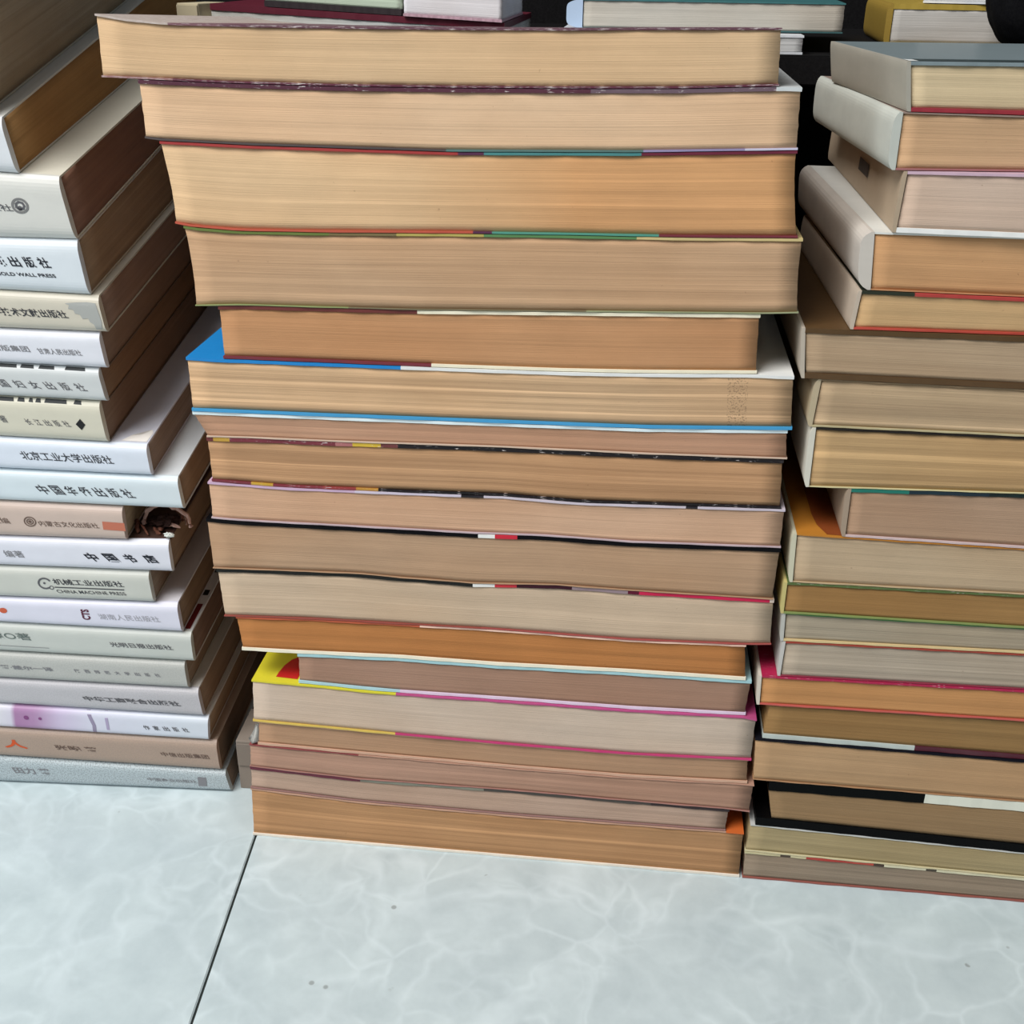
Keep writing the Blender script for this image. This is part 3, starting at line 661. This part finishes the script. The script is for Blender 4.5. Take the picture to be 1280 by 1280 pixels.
# curl of dark debris on the exposed cover between two spines
def debris():
    u0, v0 = -.0222, .010
    z0 = LS.h(11, u0, v0)
    base = LS.world(u0, v0, z0)
    root = thing('debris_clump', 'clump of dark brown dry debris on the cover beside the pinkish spine', 'debris', base)
    rr = random.Random(3)
    def tube(pts, r, mat, nm, seed):
        bm = bmesh.new(); rings = []; q = random.Random(seed)
        for i, p in enumerate(pts):
            a = pts[max(0, i - 1)]; b = pts[min(len(pts) - 1, i + 1)]
            t = (Vector(b) - Vector(a)).normalized(); s = t.cross(Vector((0, 0, 1)))
            if s.length < 1e-4: s = Vector((1, 0, 0))
            s.normalize(); w = t.cross(s); rg = []
            for j in range(7):
                an = j * math.tau / 7; rad = r * q.uniform(.6, 1.35) * (1 if 0 < i < len(pts) - 1 else .35)
                rg.append(bm.verts.new(Vector(p) + s * math.cos(an) * rad + w * math.sin(an) * rad))
            rings.append(rg)
        for a, b in zip(rings, rings[1:]):
            for j in range(7): bm.faces.new((a[j], a[(j + 1) % 7], b[(j + 1) % 7], b[j]))
        bm.faces.new(rings[0][::-1]); bm.faces.new(rings[-1])
        me = D.meshes.new(nm); bm.to_mesh(me); bm.free(); me.materials.append(mat)
        return link(nm, me, root)
    fl = flat_mat((186, 150, 138), .9, 'dry_fibre'); dk = flat_mat((98, 58, 44), .9, 'dark_fibre')
    sl = LS.T[11]
    arch = []
    for i in range(22):
        t = i / 21; an = math.pi * (1.08 - 1.2 * t)
        arch.append((.002 + math.cos(an) * .0112 + rr.uniform(-.0004, .0004), .002 + rr.uniform(-.0006, .0006), .0018 + max(0, math.sin(an)) * .0105 + rr.uniform(-.0004, .0004)))
    tube(arch, .0010, fl, 'curl', 1)
    tube([(x * .8 - .003, y + .005, z * .75 + .0008) for x, y, z in arch], .0007, dk, 'curl', 2)
    for j in range(9):
        x, y = rr.uniform(-.014, .011), rr.uniform(-.005, .012); L = rr.uniform(.004, .010); an = rr.uniform(0, 6.28)
        tube([(x + L * t * math.cos(an), y + L * t * math.sin(an), .0013 + sl * max(0, y + L * t * math.sin(an)) + .0012 * math.sin(3 * t + j)) for t in [q / 5 for q in range(6)]], rr.uniform(.0005, .0011), dk if j % 3 else fl, 'shred', 10 + j)
    # lumpy core
    bm = bmesh.new(); bmesh.ops.create_icosphere(bm, subdivisions=4, radius=1)
    for v in bm.verts:
        n_ = .75 + .35 * noise.noise(v.co * 2.3) + .18 * noise.noise(v.co * 6)
        v.co = Vector((v.co.x * .0085 * n_, v.co.y * .006 * n_ + .004, v.co.z * .0032 * n_ + .0030))
    me = D.meshes.new('core'); bm.to_mesh(me); bm.free(); me.materials.append(flat_mat((48, 26, 20), .9, 'core_fibre'))
    link('core', me, root)
    # pale scrap
    bm = bmesh.new(); bmesh.ops.create_icosphere(bm, subdivisions=3, radius=1)
    for v in bm.verts:
        n_ = .8 + .5 * noise.noise(v.co * 3)
        v.co = Vector((v.co.x * .0028 * n_ + .0065, v.co.y * .002 * n_ - .0075, v.co.z * .0012 * n_ + .0016))
    me = D.meshes.new('pale_scrap'); bm.to_mesh(me); bm.free(); me.materials.append(flat_mat((205, 210, 205), .8, 'scrap_paper'))
    link('pale_scrap', me, root)
debris()

# ------------------------------------------------------------------ things behind and on top
def lone(label, x, y, z, w, d, h, yaw, page, cover, tc=.0011, rnd=.002, spine=None, name='paperback_book', group=None, tilt=0., ctop=None):
    """a single book lying flat: x,y = front left corner"""
    st = Stack((x, y, 0), math.radians(yaw), [[(-100, (z + h) * 1000), (300, (z + h + tilt * .4) * 1000)], [(-100, z * 1000), (300, z * 1000)]], [0, 0])
    return book(st, 0, (0, 0, w, w), 0, d, label, 'book', group, page_mat(page, int(x * 900) + 120, 1, .03), ramp_mat([(0, ctop or cover)], grime=.06), ramp_mat([(0, cover)], grime=.06),
                tc, tc, spine='left' if spine else None, smat=ramp_mat([(0, spine)], grime=.05) if spine else None, name=name, rnd=rnd)
BZ = .3475
GB = 'books lying behind the stacks'
# maroon book with sagging pages; two more lie on its sloping cover
TS = Stack((0, .200, 0), 0, [[(-60, 380.5), (110, 373.5)], [(-54.6, 365.7), (94.1, 358.9)], [(-100, 347.5), (300, 347.5)]], [0, 0, 0])
book(TS, 1, (-.0546, -.0546, .0975, .0975), 0, .14, 'maroon book with pale sagging pages lowest behind the middle stack', 'book', GB,
     page_mat((206, 206, 202), 141, 1.6, .10), ramp_mat([(0, (96, 30, 46))], grime=.05), ramp_mat([(0, (96, 30, 46))]), .0030, .0015)
book(TS, 0, (-.0261, -.0261, .0448, .0448), .001, .11, 'book with pale green pages and dark cover lying on the maroon book', 'book', GB,
     page_mat((196, 212, 190), 142, 1., .03), ramp_mat([(0, (66, 62, 62))], grime=.05), ramp_mat([(0, (58, 52, 54))]), .0016, .0028)
book(TS, 0, (.0464, .0464, .0965, .0965), -.002, .10, 'book with thick white pages beside the black gap behind the middle stack', 'book', GB,
     page_mat((232, 228, 232), 143, .5, .0), ramp_mat([(0, (214, 206, 212))], grime=.05), ramp_mat([(0, (196, 160, 172))]), .0010, .0012)
def small_box(x, y, z, w, d, h, yaw, rgb, label):
    root = thing('small_box', label, 'box', Vector((x, y, z)))
    bm = bevel_box(w, d, h, .0005); me = D.meshes.new('carton'); bm.to_mesh(me); bm.free(); me.materials.append(flat_mat(rgb, .8, 'card'))
    o = link('carton', me, root); root.rotation_euler = (0, 0, math.radians(yaw))
    bm = bevel_box(w * .96, .0008, h * .45, .0002); me = D.meshes.new('end_flap'); bm.to_mesh(me); bm.free(); me.materials.append(flat_mat([c * .95 for c in rgb], .8, 'card'))
    o = link('end_flap', me, root); o.location = (0, -d / 2 - .0004, h * .5)
def bevel_box(w, d, h, bv):
    bm = bmesh.new(); bmesh.ops.create_cube(bm, size=1)
    for v in bm.verts: v.co = Vector((v.co.x * w, v.co.y * d, (v.co.z + .5) * h))
    bmesh.ops.bevel(bm, geom=bm.edges[:], offset=bv, segments=2, affect='EDGES', profile=.5)
    return bm
small_box(-.0640, .214, BZ, .0130, .026, .0180, -14, (192, 180, 150), 'small beige cardboard box end poking up behind the top of the middle stack')
small_box(-.0106, .048, 0, .0135, .028, .030, 2, (132, 122, 112), 'small grey carton on the floor in the gap between left and middle stacks')

lone('pale slim book lying beneath the teal covered book', .126, .184, BZ, .118, .14, .0088, 0, (205, 205, 205), (215, 218, 222), .0010, group=GB)
lone('book with grey white pages, teal cover and light blue spine behind the middle stack', .1290, .206, BZ + .009, .135, .13, .0138, -3.5, (186, 178, 166), (60, 96, 98), .0006, spine=(176, 196, 220), group=GB, ctop=(62, 112, 114), rnd=.007)
y8 = lone('hardcover with yellow cover and white pages behind the right stack', .2945, .255, BZ, .12, .12, .0215, -4, (196, 190, 184), (176, 150, 66), .0026, spine=(160, 132, 58), name='hardcover_book', group=GB)
lone('white book lying askew on the yellow hardcover', .312, .258, BZ + .0217, .12, .10, .010, -14, (222, 222, 222), (220, 222, 224), .001, group=GB)

# black rounded bag
def blob(name, label, c, r, mat, cat):
    bm = bmesh.new(); bmesh.ops.create_icosphere(bm, subdivisions=5, radius=1)
    for v in bm.verts:
        p = v.co.copy(); n_ = 1 + .07 * noise.noise(p * 1.8) + .03 * noise.noise(p * 5)
        v.co = Vector((p.x * r[0] * n_, p.y * r[1] * n_, max(-r[2] * .93, p.z * r[2] * n_) + r[2] * .93))
    me = D.meshes.new('pouch'); bm.to_mesh(me); bm.free()
    for p in me.polygons: p.use_smooth = True
    me.materials.append(mat)
    root = thing(name, label, cat, c)
    link('pouch', me, root)
    bm = bmesh.new(); n = 40
    rings = []
    for i in range(n):
        a = i / n * math.tau; rg = []
        for j in range(8):
            b = j / 8 * math.tau; rad = r[0] * .42 + .0016 * math.cos(b)
            rg.append(bm.verts.new((rad * math.cos(a), rad * .8 * math.sin(a), r[2] * 1.84 + .0016 * math.sin(b) + .0006 * math.sin(a * 5))))
        rings.append(rg)
    for i in range(n):
        for j in range(8): bm.faces.new((rings[i][j], rings[(i + 1) % n][j], rings[(i + 1) % n][(j + 1) % 8], rings[i][(j + 1) % 8]))
    me = D.meshes.new('drawstring'); bm.to_mesh(me); bm.free(); me.materials.append(mat)
    link('drawstring', me, root)
blob('cloth_bag', 'black rounded cloth bag behind the right stack at the upper right corner', Vector((.369, .222, BZ)), (.033, .030, .031), flat_mat((9, 9, 12), .9, 'black_cloth', .1), 'bag')

# added bench under the back books, black for the darkness behind the stacks
def plain_box(x0, x1, y0, y1, z0, z1_, mat, nm, parent, base, bv=.001):
    bm = bmesh.new(); bmesh.ops.create_cube(bm, size=1)
    for v in bm.verts: v.co = Vector(((v.co.x + .5) * (x1 - x0) + x0, (v.co.y + .5) * (y1 - y0) + y0, (v.co.z + .5) * (z1_ - z0) + z0)) - base
    bmesh.ops.bevel(bm, geom=bm.edges[:], offset=bv, segments=2, affect='EDGES')
    me = D.meshes.new(nm); bm.to_mesh(me); bm.free(); me.materials.append(mat)
    return link(nm, me, parent)
bb = Vector((.22, .33, 0))
bench = thing('added_bench', 'added bench board, black for the darkness behind the book stacks', 'bench', bb)
KB = flat_mat((10, 9, 10), .8, 'darkness_black', .15)
plain_box(-.082, .56, .1815, .45, BZ - .014, BZ, KB, 'board', bench, bb)
plain_box(-.058, .558, .430, .445, 0, BZ - .014, KB, 'back_panel', bench, bb)
for x in (-.058, .536): plain_box(x, x + .02, .200, .429, 0, BZ - .014, KB, 'side_panel', bench, bb)

# ------------------------------------------------------------------ room
def floor():
    k = NT('pale_glazed_tile')
    tc = k.n('ShaderNodeTexCoord'); P = tc.outputs['Object']
    def nz(s, d=4, r=.55, dist=0.):
        x = k.n('ShaderNodeTexNoise', Scale=s, Detail=d, Roughness=r, Distortion=dist); k.l(P, x.inputs['Vector']); return x
    warp = nz(14, 3)
    wm = k.n('ShaderNodeVectorMath', _operation='MULTIPLY_ADD'); k.l(warp.outputs['Color'], wm.inputs[0]); wm.inputs[1].default_value = (.075, .075, .075); k.l(P, wm.inputs[2])
    def vein(scale, w):
        v = k.n('ShaderNodeTexVoronoi', Scale=scale, _feature='DISTANCE_TO_EDGE'); k.l(wm.outputs[0], v.inputs['Vector'])
        return k.rng(v.outputs['Distance'], 0, w, 1, 0)
    def fac(x, a, b_, c_, d_): return k.rng(nz(x, 4).outputs['Fac'], a, b_, c_, d_)
    v1 = k.mul(k.mul(vein(15, .075), fac(11, .38, .60, 0, 1)), .34)
    v2 = k.mul(k.mul(vein(34, .09), fac(17, .40, .60, 0, 1)), .36)
    v3 = k.mul(k.mul(vein(80, .2), fac(23, .45, .65, 0, 1)), .22)
    cloud = nz(34, 7, .66)
    base = k.mix(k.rng(cloud.outputs['Fac'], .32, .68, 0, 1), lin((178, 192, 196)), lin((193, 207, 210)))
    c = base
    for v_ in (v1, v2, v3): c = k.mix(v_, c, lin((217, 230, 234)))
    sp = k.n('ShaderNodeTexVoronoi', Scale=55.); k.l(P, sp.inputs['Vector'])
    sel = k.mul(k.rng(nz(31, 1).outputs['Fac'], .58, .60, 0, 1), k.rng(sp.outputs['Distance'], .05, .08, .6, 0))
    c = k.mix(sel, c, lin((120, 124, 122)))
    k.l(c, k.b.inputs['Base Color']); k.b.inputs['Roughness'].default_value = .22; k.b.inputs['Specular IOR Level'].default_value = .35
    k.bump(cloud.outputs['Fac'], .0004, .06)
    bm = bmesh.new()
    # joint passes just left of the middle stack, 3.9 degrees off its side
    a = math.radians(4.47); ca, sa = math.cos(a), math.sin(a)
    S_ = .6; g = .0012
    for i in range(-2, 2):
        for j in range(-2, 2):
            x0, x1 = i * S_ + g / 2, (i + 1) * S_ - g / 2; y0, y1 = .25 + j * S_ + g / 2, .25 + (j + 1) * S_ - g / 2
            r = bmesh.ops.create_cube(bm, size=1)['verts']
            for v in r:
                x = x0 if v.co.x < 0 else x1; y = y0 if v.co.y < 0 else y1; z = 0 if v.co.z > 0 else -.008
                v.co = Vector((x * ca - y * sa, x * sa + y * ca, z))
    bmesh.ops.bevel(bm, geom=[e for e in bm.edges if all(v.co.z > -.001 for v in e.verts)], offset=.0004, segments=2, affect='EDGES')
    for f in bm.faces: f.material_index = 0
    r = bmesh.ops.create_grid(bm, x_segments=1, y_segments=1, size=1.3)['verts']
    for v in r: v.co.z = -.0014
    for f in r[0].link_faces: f.material_index = 1
    bmesh.ops.translate(bm, verts=bm.verts[:], vec=(.0018 + .0015 * 0, 0, 0))
    me = D.meshes.new('floor'); bm.to_mesh(me); bm.free(); me.materials.append(k.m); me.materials.append(flat_mat((62, 68, 66), .9, 'grout'))
    o = link('floor', me); o['kind'] = 'structure'
floor()
bm = bmesh.new(); bmesh.ops.create_cube(bm, size=1)
for v in bm.verts: v.co = Vector((v.co.x * 2.2, .50 + v.co.y * .03, (v.co.z + .5) * 1.0))
me = D.meshes.new('wall_back'); bm.to_mesh(me); bm.free(); me.materials.append(flat_mat((14, 13, 14), .9, 'wall_darkness', .1))  # wall coloured black to stand for the darkness behind the stacks
o = link('wall_back', me); o['kind'] = 'structure'

# ------------------------------------------------------------------ light
def area(name, loc, target, sx, sy, power, col):
    l = D.lights.new(name, 'AREA'); l.shape = 'RECTANGLE'; l.size = sx; l.size_y = sy; l.energy = power; l.color = col
    o = D.objects.new(name, l); COL.objects.link(o); o.location = loc
    o.rotation_euler = (Vector(target) - Vector(loc)).to_track_quat('-Z', 'Y').to_euler()
    return o
area('ceiling_light', (-.75, -1.0, 2.1), (.1, 0, .2), 1.3, .9, 61, (1, .982, .96))
area('window_light', (-2.0, -1.6, 1.2), (0, 0, .2), 1.2, 1.2, 20, (.90, .96, 1))
W = D.worlds.new('World'); bpy.context.scene.world = W; W.use_nodes = True
W.node_tree.nodes['Background'].inputs[0].default_value = (.86, .93, 1, 1)
W.node_tree.nodes['Background'].inputs[1].default_value = .17

# ------------------------------------------------------------------ camera
cam = D.cameras.new('camera'); cam.sensor_width = 36; cam.sensor_fit = 'HORIZONTAL'; cam.lens = 1450 / 1280 * 36
cam.clip_start = .01
co = D.objects.new('camera', cam); COL.objects.link(co)
fw = Vector((-.096318, .897824, -.429692)).normalized(); rt = Vector((.993673, .111787, .010835)).normalized(); up = rt.cross(fw)
M = Matrix((rt, up, -fw)).transposed().to_4x4(); M.translation = Vector((.17163, -.42722, .38734))
co.matrix_world = M
sc = bpy.context.scene; sc.camera = co
sc.view_settings.view_transform = 'Standard'; sc.view_settings.look = 'None'; sc.view_settings.gamma = 1
sc.view_settings.use_curve_mapping = False; sc.view_settings.exposure = 0
